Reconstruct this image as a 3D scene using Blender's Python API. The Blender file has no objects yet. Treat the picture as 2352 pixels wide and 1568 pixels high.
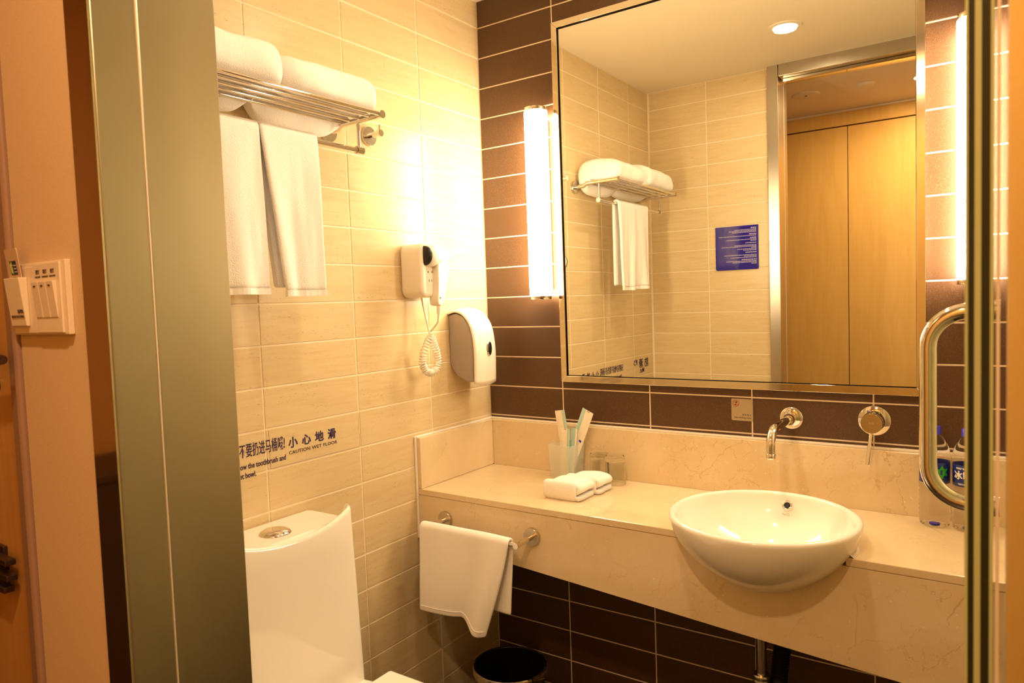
import bpy, bmesh, math, random
from mathutils import Vector, Matrix, noise
random.seed(7)
C = bpy.context.scene.collection
K = 1.22                       # height of the reference tile joint above the floor
PI = math.pi

# ------------------------------------------------------------------ camera, world, light, exposure
cam_d = bpy.data.cameras.new('camera'); cam = bpy.data.objects.new('camera', cam_d); C.objects.link(cam)
cam_d.sensor_width = 36; cam_d.sensor_fit = 'HORIZONTAL'; cam_d.lens = 1634.748 / 2352 * 36
cam_d.clip_start = 0.01
R_ = Vector((0.82362704, 0.56605485, -0.03493429)); U_ = Vector((-0.0036932, 0.0669502, 0.99774948)); F_ = Vector((-0.5671198, 0.82164443, -0.05723255))
m4 = Matrix((R_, U_, -F_)).transposed().to_4x4(); m4.translation = Vector((1.454286, -1.962588, 0.087665 + K))
cam.matrix_world = m4
cam_d.dof.use_dof = True; cam_d.dof.focus_distance = 1.9; cam_d.dof.aperture_fstop = 10
sc = bpy.context.scene; sc.camera = cam
w = bpy.data.worlds.new('world'); sc.world = w; w.use_nodes = True
w.node_tree.nodes['Background'].inputs[0].default_value = (1.0, .62, .32, 1)
w.node_tree.nodes['Background'].inputs[1].default_value = .25
sc.view_settings.view_transform = 'Standard'; sc.view_settings.look = 'None'
sc.view_settings.gamma = 1; sc.view_settings.use_curve_mapping = False
sc.view_settings.exposure = 0.26
SCONCE = 39.0; BATH_LAMP = 18.0; HALL_LAMP = 14.0
WARM = (1.0, .80, .53); HALLC = (1.0, .66, .36)

def lamp(name, kind, loc, energy, color, size=.05, rot=(0, 0, 0), spot=None):
    d = bpy.data.lights.new(name, kind); o = bpy.data.objects.new(name, d); C.objects.link(o)
    o.location = loc; o.rotation_euler = rot; d.energy = energy; d.color = color
    if kind == 'AREA': d.shape = 'DISK'; d.size = size
    elif kind == 'SPOT': d.shadow_soft_size = size; d.spot_size = spot or 2; d.spot_blend = .6
    else: d.shadow_soft_size = size
    return o
# ceiling lamps of the place (their lenses are modelled further down)
lamp('bath_downlight', 'AREA', (.773, -.957, K+1.075), 4.2, WARM, .08)
lamp('bath_downlight', 'AREA', (.773, -.33, K+1.075), 2.0, WARM, .08)
lamp('hall_downlight', 'AREA', (1.14, -2.03, K+1.075), 13, HALLC, .07)
lamp('hall_downlight', 'AREA', (2.2, -2.03, K+1.075), 11, HALLC, .07)

# ------------------------------------------------------------------ materials
def mat(name, col, rough=.5, metal=0, bump=None, spec=.5, coat=0, emis=None, trans=0, ior=1.45, alpha=1, sheen=0, var=None, sss=0):
    m = bpy.data.materials.new(name); m.use_nodes = True; nt = m.node_tree; b = nt.nodes['Principled BSDF']
    b.inputs['Base Color'].default_value = (*col, 1); b.inputs['Roughness'].default_value = rough
    b.inputs['Metallic'].default_value = metal; b.inputs['Specular IOR Level'].default_value = spec
    b.inputs['Coat Weight'].default_value = coat; b.inputs['Coat Roughness'].default_value = .05
    b.inputs['Transmission Weight'].default_value = trans; b.inputs['IOR'].default_value = ior
    b.inputs['Alpha'].default_value = alpha; b.inputs['Sheen Weight'].default_value = sheen
    if sss: b.inputs['Subsurface Weight'].default_value = sss; b.inputs['Subsurface Radius'].default_value = (.01, .01, .01)
    if emis: b.inputs['Emission Color'].default_value = (*emis[0], 1); b.inputs['Emission Strength'].default_value = emis[1]
    if var:   # (scale vec, dark colour, amount)
        tc = nt.nodes.new('ShaderNodeTexCoord'); mp = nt.nodes.new('ShaderNodeMapping'); mp.inputs['Scale'].default_value = var[0]
        nz = nt.nodes.new('ShaderNodeTexNoise'); nz.inputs['Scale'].default_value = 1; nz.inputs['Detail'].default_value = 5
        rp = nt.nodes.new('ShaderNodeValToRGB'); rp.color_ramp.elements[0].position = .3; rp.color_ramp.elements[1].position = .7
        rp.color_ramp.elements[0].color = (*var[1], 1); rp.color_ramp.elements[1].color = (*col, 1)
        nt.links.new(tc.outputs['Object'], mp.inputs[0]); nt.links.new(mp.outputs[0], nz.inputs['Vector'])
        nt.links.new(nz.outputs['Fac'], rp.inputs[0]); nt.links.new(rp.outputs[0], b.inputs['Base Color'])
    if bump:
        tc = nt.nodes.new('ShaderNodeTexCoord'); nz = nt.nodes.new('ShaderNodeTexNoise'); nz.inputs['Scale'].default_value = bump[0]
        nz.inputs['Detail'].default_value = 3
        bp = nt.nodes.new('ShaderNodeBump'); bp.inputs['Strength'].default_value = bump[1]; bp.inputs['Distance'].default_value = bump[2] if len(bump) > 2 else .002
        nt.links.new(tc.outputs['Object'], nz.inputs['Vector']); nt.links.new(nz.outputs['Fac'], bp.inputs['Height']); nt.links.new(bp.outputs[0], b.inputs['Normal'])
    return m

class NT:
    """tiny node helper"""
    def __init__(s, m): s.nt = m.node_tree; s.b = s.nt.nodes['Principled BSDF']
    def n(s, t, **kw):
        x = s.nt.nodes.new(t)
        for k, v in kw.items(): setattr(x, k, v)
        return x
    def l(s, a, b): s.nt.links.new(a, b)
    def noise(s, vec, sx, scale=1, detail=4, rough=.55, dist=0):
        mp = s.n('ShaderNodeMapping'); mp.inputs['Scale'].default_value = sx; s.l(vec, mp.inputs[0])
        z = s.n('ShaderNodeTexNoise'); z.inputs['Scale'].default_value = scale; z.inputs['Detail'].default_value = detail
        z.inputs['Roughness'].default_value = rough; z.inputs['Distortion'].default_value = dist; s.l(mp.outputs[0], z.inputs['Vector'])
        return z.outputs['Fac']
    def ramp(s, f, *st):
        r = s.n('ShaderNodeValToRGB'); e = r.color_ramp.elements
        while len(e) < len(st): e.new(.5)
        for q, (p_, c_) in zip(e, st): q.position = p_; q.color = (*c_, 1) if len(c_) == 3 else c_
        s.l(f, r.inputs[0]); return r.outputs[0]
    def mix(s, f, a, b, mode='MIX'):
        x = s.n('ShaderNodeMix', data_type='RGBA', blend_type=mode)
        if isinstance(f, float): x.inputs[0].default_value = f
        else: s.l(f, x.inputs[0])
        for i, v in ((6, a), (7, b)):
            if isinstance(v, tuple): x.inputs[i].default_value = (*v, 1)
            else: s.l(v, x.inputs[i])
        return x.outputs[2]
    def pos(s, jitter=0):
        g = s.n('ShaderNodeNewGeometry'); v = g.outputs['Position']
        if jitter:
            oi = s.n('ShaderNodeObjectInfo'); cb = s.n('ShaderNodeVectorMath', operation='SCALE'); cb.inputs[0].default_value = (jitter, jitter*.7, jitter*1.3)
            s.l(oi.outputs['Random'], cb.inputs['Scale']); ad = s.n('ShaderNodeVectorMath', operation='ADD')
            s.l(v, ad.inputs[0]); s.l(cb.outputs[0], ad.inputs[1]); v = ad.outputs[0]
        return v
    def bump(s, h, st, dist=.001):
        bp = s.n('ShaderNodeBump'); bp.inputs['Strength'].default_value = st; bp.inputs['Distance'].default_value = dist
        s.l(h, bp.inputs['Height']); s.l(bp.outputs[0], s.b.inputs['Normal'])
B3 = (0, 0, 0); W3 = (1, 1, 1)

M = {}
# travertine-look beige tile
m = mat('beige_tile', (.74, .60, .36), .28, spec=.45); k = NT(m); v = k.pos(9)
st = k.noise(v, (7, 7, 75), 1, 6, .65, .5); c = k.ramp(st, (.30, (.64, .48, .26)), (.52, (.69, .535, .305)), (.75, (.715, .565, .34)))
vein = k.noise(v, (8, 8, 80), 1, 6, .75, 1.0); c = k.mix(k.ramp(vein, (.61, B3), (.68, (.7,)*3)), c, (.58, .385, .165))
pit = k.noise(v, (110, 110, 420), 1, 2, .5); reg = k.noise(v, (9, 9, 30), 1, 2); 
pm = k.ramp(pit, (.655, B3), (.70, (.75,)*3)); rm = k.ramp(reg, (.45, B3), (.6, W3)); c = k.mix(k.mix(1.0, pm, rm, 'MULTIPLY'), c, (.38, .23, .08))
k.l(c, k.b.inputs['Base Color']); M['beige'] = m
m = mat('brown_tile', (.075, .036, .017), .42, spec=.6); k = NT(m); v = k.pos(4)
sp = k.noise(v, (700, 700, 700), 1, 2, .6); c = k.ramp(sp, (.42, (.075, .032, .012)), (.62, (.105, .048, .019)), (.70, (.23, .13, .06)))
k.l(c, k.b.inputs['Base Color']); k.bump(sp, .35, .0006); M['brown'] = m
M['grout'] = mat('cream_grout', (.86, .72, .52), .8, bump=(300, .3, .001))
m = mat('cream_marble', (.80, .64, .42), .16, spec=.5, coat=.25); k = NT(m); v = k.pos()
cl = k.noise(v, (7, 7, 7), 1, 5, .6, .3); c = k.ramp(cl, (.3, (.72, .565, .34)), (.6, (.775, .62, .395)), (.8, (.80, .665, .44)))
def veinmask(sc_, w_, seed):
    mp = k.n('ShaderNodeMapping'); mp.inputs['Location'].default_value = (seed, seed*.3, seed*.7); k.l(v, mp.inputs[0])
    dn = k.noise(mp.outputs[0], (sc_*1.5,)*3, 1, 4, .6); sub = k.n('ShaderNodeVectorMath', operation='MULTIPLY_ADD'); 
    cc = k.n('ShaderNodeCombineXYZ'); k.l(dn, cc.inputs[0]); k.l(dn, cc.inputs[1]); k.l(dn, cc.inputs[2])
    k.l(cc.outputs[0], sub.inputs[0]); sub.inputs[1].default_value = (.25, .25, .25); k.l(mp.outputs[0], sub.inputs[2])
    vo = k.n('ShaderNodeTexVoronoi', feature='DISTANCE_TO_EDGE'); vo.inputs['Scale'].default_value = sc_; k.l(sub.outputs[0], vo.inputs['Vector'])
    a = k.ramp(vo.outputs['Distance'], (.0, W3), (w_, B3)); br = k.ramp(k.noise(mp.outputs[0], (4, 4, 4), 1, 3), (.48, B3), (.64, (.8,)*3))
    return k.mix(1.0, a, br, 'MULTIPLY')
c = k.mix(veinmask(6, .012, 3.1), c, (.52, .34, .14)); c = k.mix(veinmask(15, .018, 8.7), c, (.56, .39, .18))
fl = k.noise(v, (90, 90, 90), 1, 2); c = k.mix(k.ramp(fl, (.70, B3), (.76, W3)), c, (.88, .78, .60))
k.l(c, k.b.inputs['Base Color']); M['marble'] = m
M['paint'] = mat('ceiling_paint', (.80, .70, .52), .7, bump=(60, .05, .001))
M['hallpaint'] = mat('hall_ceiling_paint', (.76, .66, .52), .7)
m = mat('wallpaper', (.62, .42, .24), .75, spec=.3); k = NT(m); v = k.pos()
f = k.noise(v, (900, 900, 300), 1, 3); k.l(k.ramp(f, (.3, (.64, .43, .245)), (.7, (.74, .53, .32))), k.b.inputs['Base Color']); k.bump(f, .3, .0006); M['paper'] = m
def wood(name, a, b_, sc_=(30, 30, 3), rough=.38):
    m = mat(name, a, rough, spec=.45); k = NT(m); v = k.pos(3)
    f = k.noise(v, sc_, 1, 5, .6, .6); f2 = k.noise(v, (6, 6, 120), 1, 3, .6, 1.2)
    c = k.ramp(f, (.3, b_), (.7, a)); c = k.mix(k.ramp(f2, (.5, B3), (.75, (.35,)*3)), c, b_); k.l(c, k.b.inputs['Base Color']); return m
M['maple'] = wood('figured_maple_veneer', (.74, .49, .15), (.66, .42, .115))
M['orangewood'] = wood('orange_door_veneer', (.60, .31, .09), (.50, .23, .055))
M['darkwood'] = wood('dark_cabinet_veneer', (.07, .03, .015), (.04, .018, .01))
m = mat('brushed_steel', (.50, .46, .36), .28, metal=1); k = NT(m); v = k.pos()
f = k.noise(v, (160, 160, 1.5), 1, 3, .6); g = k.noise(v, (9, 9, 1.6), 1, 2, .5)
k.l(k.ramp(g, (.35, (.50, .445, .36)), (.65, (.57, .51, .42))), k.b.inputs['Base Color'])
M['brushed'] = m
M['polsteel'] = mat('polished_steel', (.74, .66, .52), .07, metal=1)
M['chrome'] = mat('chrome', (.80, .76, .70), .06, metal=1)
M['satin'] = mat('spotted_chrome', (.62, .56, .46), .2, metal=1, bump=(140, .08, .0006))
M['beadsteel'] = mat('bright_steel_bead', (.86, .78, .60), .45, metal=.6)
M['mirror'] = mat('mirror_silver', (.85, .84, .76), .0, metal=1)
M['black'] = mat('black_gap', (.008, .006, .005), .4)
M['porcelain'] = mat('white_porcelain', (.92, .87, .78), .07, spec=.5, coat=.5)
M['wplastic'] = mat('ivory_plastic', (.86, .78, .66), .3, spec=.5)
M['hplastic'] = mat('cream_switch_plastic', (.82, .66, .48), .35)
M['gplastic'] = mat('grey_plastic', (.36, .30, .25), .45)
M['towel'] = mat('white_terry', (.95, .90, .85), .95, spec=.1, bump=(420, .6, .003))
M['flat_towel'] = mat('white_flat_weave', (.95, .90, .85), .95, spec=.1, bump=(800, .5, .0015))
M['caulk'] = mat('white_caulk', (.88, .80, .70), .5)
M['glow'] = mat('lit_opal_tube', (.9, .9, .85), .4, emis=((1.0, .81, .54), SCONCE))
M['glow2'] = mat('lit_downlight_lens', (.9, .9, .9), .4, emis=((1.0, .88, .66), BATH_LAMP))
M['glow3'] = mat('lit_hall_lens', (.9, .9, .9), .4, emis=((1.0, .86, .66), HALL_LAMP))
M['ink'] = mat('violet_ink', (.035, .015, .07), .5)
M['ink2'] = mat('grey_ink', (.10, .06, .04), .5)
M['blue'] = mat('blue_acrylic', (.012, .008, .27), .08, coat=.3)
M['pale'] = mat('pale_print', (.62, .56, .66), .4)
M['red'] = mat('red_print', (.62, .06, .02), .5)
M['tan'] = mat('champagne_plate', (.50, .40, .26), .32, metal=.4)
M['card'] = mat('key_card_plastic', (.62, .42, .28), .35)
M['green'] = mat('green_print', (.03, .10, .02), .4)
M['bluep'] = mat('navy_print', (.02, .02, .10), .4)
M['yellow'] = mat('yellow_print', (.55, .50, .15), .4)
M['bronze'] = mat('dark_bronze', (.10, .06, .04), .35, metal=.8)
M['rubber'] = mat('black_bin_plastic', (.006, .006, .006), .35)
M['hose'] = mat('black_hose', (.012, .01, .01), .35)
M['glass'] = mat('clear_glass', (.98, .99, .96), .0, trans=1, ior=1.09)
M['pet'] = mat('clear_bottle_plastic', (.97, .97, .98), .05, trans=1, ior=1.12, spec=.6)
M['doorglass'] = mat('door_glass', (.80, .90, .82), .0, trans=1, ior=1.05)
M['frost'] = mat('frosted_plastic', (.86, .84, .72), .3, alpha=.30)
M['edgegreen'] = mat('pale_glass_edge', (.50, .50, .22), .3)
M['edgedark'] = mat('dark_green_glass_edge', (.018, .019, .008), .25)
M['wrap'] = mat('cream_paper_sleeve', (.90, .82, .68), .35)
M['wrapblue'] = mat('pale_aqua_sleeve', (.48, .68, .62), .3)
M['capblue'] = mat('blue_cap', (.05, .04, .62), .35)
M['lblue'] = mat('navy_label', (.01, .025, .20), .3)
M['lgreen'] = mat('leaf_green_print', (.02, .36, .03), .4)
M['lwhite'] = mat('white_print', (.85, .82, .78), .4)
M['floor'] = mat('dark_floor_tile', (.07, .045, .028), .35, var=((6, 6, 6), (.05, .03, .02)))
M['mauve'] = mat('mauve_door_frame_paint', (.34, .19, .12), .45)

# ------------------------------------------------------------------ mesh helpers
def link(name, me, material=None, parent=None, smooth=False):
    if material is not None: me.materials.append(M[material] if isinstance(material, str) else material)
    o = bpy.data.objects.new(name, me); C.objects.link(o); o.parent = parent
    if smooth: me.polygons.foreach_set('use_smooth', [True]*len(me.polygons))
    return o
def raw(name, vs, fs, material, parent=None, smooth=False):
    me = bpy.data.meshes.new(name); me.from_pydata([tuple(v) for v in vs], [], fs); me.update()
    bm = bmesh.new(); bm.from_mesh(me); bmesh.ops.recalc_face_normals(bm, faces=bm.faces); bm.to_mesh(me); bm.free()
    return link(name, me, material, parent, smooth)
def bevel(o, wdt, seg=2):
    md = o.modifiers.new('bevel', 'BEVEL'); md.width = wdt; md.segments = seg; md.limit_method = 'ANGLE'; md.angle_limit = .6; return o
def box(name, x, y, z, material, parent=None, bev=0, seg=2, org=None):
    ox, oy, oz = org or (0, 0, 0)
    (x0, x1), (y0, y1), (z0, z1) = x, y, z
    vs = [(a-ox, b-oy, c_-oz) for a in (x0, x1) for b in (y0, y1) for c_ in (z0, z1)]
    o = raw(name, vs, [(0, 1, 3, 2), (4, 6, 7, 5), (0, 4, 5, 1), (2, 3, 7, 6), (0, 2, 6, 4), (1, 5, 7, 3)], material, parent)
    if bev: bevel(o, bev, seg)
    return o
def prism(name, outline, d0, d1, axis, material, parent=None, bev=0, seg=2, smooth=False):
    """outline in the two other axes; extruded from d0 to d1 along axis"""
    def P(a, b, d): return {'x': (d, a, b), 'y': (a, d, b), 'z': (a, b, d)}[axis]
    n = len(outline); vs = [P(a, b, d0) for a, b in outline]+[P(a, b, d1) for a, b in outline]
    fs = [tuple(range(n)), tuple(range(2*n-1, n-1, -1))]+[(i, (i+1) % n, n+(i+1) % n, n+i) for i in range(n)]
    o = raw(name, vs, fs, material, parent)
    if bev: bevel(o, bev, seg)
    if smooth: shade(o)
    return o
def shade(o, ang=.7):
    o.data.polygons.foreach_set('use_smooth', [True]*len(o.data.polygons))
    try: o.data.set_sharp_from_angle(angle=ang)
    except Exception: pass
    return o
def rrect(x0, x1, y0, y1, r, n=5):
    out = []
    for cx, cy, a0 in ((x1-r, y1-r, 0), (x0+r, y1-r, PI/2), (x0+r, y0+r, PI), (x1-r, y0+r, 1.5*PI)):
        for i in range(n+1):
            a = a0+PI/2*i/n; out.append((cx+r*math.cos(a), cy+r*math.sin(a)))
    return out
def tube(name, pts, r, material, parent=None, seg=14, closed=False, caps=True):
    pts = [Vector(p) for p in pts]; n = len(pts); rs = r if isinstance(r, (list, tuple)) else [r]*n
    T = []
    for i in range(n):
        a = pts[(i-1) % n] if (closed or i) else pts[0]; b = pts[(i+1) % n] if (closed or i < n-1) else pts[-1]
        T.append((b-a).normalized())
    ref = Vector((0, 0, 1)) if abs(T[0].z) < .9 else Vector((1, 0, 0))
    N = (ref-T[0]*ref.dot(T[0])).normalized(); vs = []; fs = []
    for i in range(n):
        if i: N = (N-T[i]*N.dot(T[i])).normalized()
        B = T[i].cross(N)
        for j in range(seg):
            a = 2*PI*j/seg; vs.append(pts[i]+(N*math.cos(a)+B*math.sin(a))*rs[i])
    for i in range(n if closed else n-1):
        for j in range(seg):
            k2 = (i+1) % n; fs.append((i*seg+j, i*seg+(j+1) % seg, k2*seg+(j+1) % seg, k2*seg+j))
    if caps and not closed: fs += [tuple(range(seg)), tuple(range((n-1)*seg, n*seg))]
    o = raw(name, vs, fs, material, parent); return shade(o, .9)
def rod(name, a, b, r, material, parent=None, seg=16): return tube(name, [a, b], r, material, parent, seg)
def lathe(name, prof, centre, material, parent=None, axis='z', seg=48, closed=False, smooth=True, sx=1, sy=1):
    vs = []; fs = []; n = len(prof); cx, cy, cz = centre
    for r, h in prof:
        for j in range(seg):
            a = 2*PI*j/seg; u, v_ = r*math.cos(a)*sx, r*math.sin(a)*sy
            vs.append({'z': (cx+u, cy+v_, cz+h), 'y': (cx+u, cy+h, cz+v_), 'x': (cx+h, cy+u, cz+v_)}[axis])
    for i in range(n if closed else n-1):
        k2 = (i+1) % n
        for j in range(seg): fs.append((i*seg+j, i*seg+(j+1) % seg, k2*seg+(j+1) % seg, k2*seg+j))
    if not closed:
        if prof[0][0] > 1e-6: fs.append(tuple(range(seg)))
        if prof[-1][0] > 1e-6: fs.append(tuple(range((n-1)*seg, n*seg)))
    me = bpy.data.meshes.new(name); me.from_pydata(vs, [], fs)
    bm = bmesh.new(); bm.from_mesh(me); bmesh.ops.remove_doubles(bm, verts=bm.verts, dist=1e-6); bmesh.ops.recalc_face_normals(bm, faces=bm.faces); bm.to_mesh(me); bm.free()
    o = link(name, me, material, parent)
    return shade(o, .8) if smooth else o
def joined(name, parts, material, parent=None):
    """join several helper meshes (same material) into one object"""
    bm = bmesh.new(); dg = bpy.context.evaluated_depsgraph_get()
    for o in parts:
        me = o.data; bm.from_mesh(me)
    me = bpy.data.meshes.new(name); bm.to_mesh(me); bm.free()
    for o in parts:
        d = o.data; bpy.data.objects.remove(o); bpy.data.meshes.remove(d)
    o = link(name, me, material, parent); return shade(o, .7)
def thing(name, label, cat, loc=(0, 0, 0), group=None):
    o = bpy.data.objects.new(name, None); C.objects.link(o); o.location = loc; o.empty_display_size = .02
    o['label'] = label; o['category'] = cat
    if group: o['group'] = group
    return o
def setl(o, label=None, cat=None, group=None, kind=None):
    if label: o['label'] = label
    if cat: o['category'] = cat
    if group: o['group'] = group
    if kind: o['kind'] = kind
    return o
def text(name, body, pos, size, facing, material, parent=None, bold=0, sx=1, align='LEFT', spacing=1, depth=.0002, tilt=0):
    cu = bpy.data.curves.new(name, 'FONT'); cu.body = body; cu.size = size; cu.offset = bold; cu.align_x = align
    cu.space_character = spacing; cu.extrude = depth; cu.resolution_u = 3
    t = bpy.data.objects.new('tmp', cu); C.objects.link(t)
    dg = bpy.context.evaluated_depsgraph_get(); me = bpy.data.meshes.new_from_object(t.evaluated_get(dg)); bpy.data.objects.remove(t)
    me.materials.clear()
    Mx = {'x': Matrix(((0, 0, 1), (1, 0, 0), (0, 1, 0))), '-y': Matrix(((1, 0, 0), (0, 0, -1), (0, 1, 0))), 'y': Matrix(((-1, 0, 0), (0, 0, 1), (0, 1, 0)))}[facing] if isinstance(facing, str) else facing
    me.transform(Mx.to_4x4() @ Matrix.Diagonal((sx, 1, 1, 1)))
    me.transform(Matrix.Translation(pos))
    return link(name, me, material, parent)
def parented(e, objs):
    """keep world placement for children built in world coordinates under an empty at e.location"""
    for o in objs: o.parent = e; o.matrix_parent_inverse = Matrix.Translation(-e.location)
def kids_fix():
    for o in list(C.objects):
        if o.parent is not None and o.parent.type == 'EMPTY' and o.get('fixed') is None and o.type == 'MESH':
            o.location = o.location - o.parent.location
# ------------------------------------------------------------------ the room
H = K+1.0877                   # ceiling height
D = -1.438                     # front wall of the bathroom (the one with the doorway)
G = .0019                      # half joint
T = .0014                      # tile relief
_tc = {}
def tile_mesh(a, b, matname):
    key = (round(a, 4), round(b, 4), matname)
    if key in _tc: return _tc[key]
    e = .0011
    vs = [(0, 0, -T), (a, 0, -T), (a, b, -T), (0, b, -T), (e, e, 0), (a-e, e, 0), (a-e, b-e, 0), (e, b-e, 0)]
    me = bpy.data.meshes.new('tile'); me.from_pydata(vs, [], [(4, 5, 6, 7), (0, 1, 5, 4), (1, 2, 6, 5), (2, 3, 7, 6), (3, 0, 4, 7)]); me.materials.append(M[matname])
    _tc[key] = me; return me
def tiled(wall, cols, rows, matname, place, skip=None):
    for i in range(len(cols)-1):
        for j in range(len(rows)-1):
            a0, a1, b0, b1 = cols[i]+G, cols[i+1]-G, rows[j]+G, rows[j+1]-G
            if a1-a0 < .006 or b1-b0 < .006: continue
            if skip and skip((a0+a1)/2, (b0+b1)/2): continue
            o = bpy.data.objects.new('tile', tile_mesh(a1-a0, b1-b0, matname)); C.objects.link(o); o.parent = wall
            o.matrix_local = place(a0, b0)
rows = [0]+[K-1.2+.1*i for i in range(23)]+[H]
rows = sorted(set(round(r, 4) for r in rows))
def Mb(xc, yc, zc, o): return Matrix(((xc[0], yc[0], zc[0], o[0]), (xc[1], yc[1], zc[1], o[1]), (xc[2], yc[2], zc[2], o[2]), (0, 0, 0, 1)))
wb = box('wall_back', (-.12, 1.92), (T, .12), (0, H), 'grout'); setl(wb, kind='structure')
tiled(wb, [0, .2908, .5905, .8903, 1.1900, 1.4898, 1.7895, 1.92], rows, 'brown', lambda a, b: Mb((1, 0, 0), (0, 0, 1), (0, -1, 0), (a, 0, b)))
wl = box('wall_left', (-.12, -T), (D-.12, 0), (0, H), 'grout'); setl(wl, kind='structure')
tiled(wl, [-1.438, -1.2130, -.9101, -.6072, -.3042, 0], rows, 'beige', lambda a, b: Mb((0, 1, 0), (0, 0, 1), (1, 0, 0), (0, a, b)))
wf = box('wall_front', (-.12, .578), (D-.08, D-T), (0, H), 'grout'); setl(wf, kind='structure')
tiled(wf, [.006, .2956, .585], rows, 'beige', lambda a, b: Mb((-1, 0, 0), (0, 0, 1), (0, 1, 0), (.5887-a, D, b)) if False else Mb((-1, 0, 0), (0, 0, 1), (0, 1, 0), (a+(.2956-.006-2*G if a < .2 else .585-.2956-2*G), D, b)))
wr = box('wall_right', (1.92, 2.04), (D-.12, .12), (0, H), 'beige'); setl(wr, kind='structure')
wf2 = box('wall_front', (1.561, 1.92), (D-.10, D), (0, H), 'beige'); setl(wf2, kind='structure')
ce = box('ceiling', (-.12, 2.04), (D-.02, .12), (H, H+.06), 'paint'); setl(ce, kind='structure')
hc = box('ceiling', (-.6, 3.3), (-2.9, D-.02), (H, H+.06), 'hallpaint'); setl(hc, kind='structure')
fl_ = box('floor', (-.6, 3.3), (-2.9, .12), (-.06, 0), 'floor'); setl(fl_, kind='structure')
# hall side: papered wall, door leaf, hall end walls
YW = -1.56
wp = box('wall_hall_paper', (.392, .578), (YW, YW+.03), (0, H), 'paper', bev=.003); setl(wp, kind='structure'); wp.name = 'wall_hall'
hw = box('wall_hall', (-.6, .39), (YW+.035, YW+.10), (0, H), 'paper'); setl(hw, kind='structure')
hr = box('wall_hall', (1.53, 3.3), (YW, YW+.0), (0, H), 'paper') if False else box('wall_hall', (1.56, 3.3), (YW-.002, YW+.118), (0, H), 'orangewood'); setl(hr, kind='structure')
he = box('wall_hall_end', (-.66, -.6), (-2.9, YW+.1), (0, H), 'orangewood'); setl(he, kind='structure'); he.name = 'wall_hall'
hb = box('wall_hall_rear', (-.6, 3.3), (-2.9, -2.86), (0, H), 'paper'); setl(hb, kind='structure'); hb.name = 'wall_hall'
# entrance door and its frame at the far left
door2 = box('door_1', (-.35, .349), (YW+.004, YW+.034), (0.01, 2.1), 'orangewood', bev=.002); setl(door2, kind='structure')
tr = prism('trim_1', [(.352, YW+.004), (.352, YW-.001), (.376, YW-.004), (.385, YW-.007), (.391, YW-.004), (.391, YW+.02), (.352, YW+.02)], 0, H, 'z', 'mauve', bev=.002); setl(tr, kind='structure')
# steel doorway: jamb, header, right jamb
def jamb(name, x0, x1):
    return None
fr = box('door_frame', (.585, .632), (-1.509, -1.408), (0, H), 'brushed', bev=.0015); fr.name = 'trim_2'; setl(fr, kind='structure', label='brushed steel door jamb left of the doorway')
a = box('jamb_facing', (.580, .6325), (-1.561, -1.5105), (0, H), 'brushed', fr, bev=.0012)
box('seam_bead', (.60, .6333), (-1.5106, -1.5089), (0, H), 'beadsteel', fr, bev=.0004)
a = box('jamb_front', (.579, .6315), (-1.5635, -1.5612), (0, H), 'polsteel', fr)
for y0 in (-1.474, -1.447):
    box('track_rib', (.6322, .638), (y0, y0+.017), (0, K+1.034), 'polsteel', fr, bev=.002) if False else None
tr3 = box('trim_3', (.634, 1.456), (-1.509, -1.408), (K+1.036, H), 'brushed', bev=.0015); setl(tr3, kind='structure', label='brushed steel header over the doorway')
box('header_facing', (.634, 1.456), (-1.5635, -1.5105), (K+1.036, H), 'brushed', tr3, bev=.0012)
box('track', (.64, 1.45), (-1.49, -1.455), (K+1.022, K+1.0355), 'polsteel', tr3, bev=.002)
tr4 = box('trim_4', (1.4565, 1.56), (-1.561, -1.43), (0, H), 'brushed', bev=.0015); setl(tr4, kind='structure', label='brushed steel door jamb right of the glass door')
box('jamb_front', (1.4563, 1.5605), (-1.5640, -1.5612), (0, H), 'polsteel', tr4)

# closet wall across the hall (seen in the mirror)
cl = thing('closet', 'tall maple veneer closet doors across the hall, seen in the mirror', 'closet', (.7, -2.5, 0))
CY = -2.49
for x0, x1 in ((-.6, .735), (.739, 1.42), (1.424, 2.1), (2.104, 3.2)):
    box('door', (x0, x1), (CY-.022, CY), (.06, K+.996), 'maple', cl, bev=.0015)
box('top_panel', (-.6, 3.2), (CY-.022, CY), (K+1.003, H-.012), 'maple', cl, bev=.001)
box('ceiling_strip', (-.6, 3.2), (CY-.01, CY+.006), (H-.012, H-.001), 'paint', cl)
box('carcass', (-.6, 3.2), (CY-.33, CY-.03), (.0, H-.002), 'darkwood', cl)
# low dark cabinet in the hall, reflected in the steel
cb = thing('hall_cabinet', 'dark wood cabinet at the hall end, reflected in the door jamb', 'cabinet', (-.45, -2.1, 0))
box('body', (-.59, -.32), (-2.40, -1.72), (.25, .905), 'darkwood', cb, bev=.003)
box('top', (-.595, -.31), (-2.41, -1.71), (.906, .925), 'darkwood', cb, bev=.002)
for x_ in (-.57, -.36):
    for y_ in (-2.37, -1.77): box('leg', (x_, x_+.03), (y_, y_+.03), (0, .249), 'darkwood', cb, bev=.001)

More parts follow.
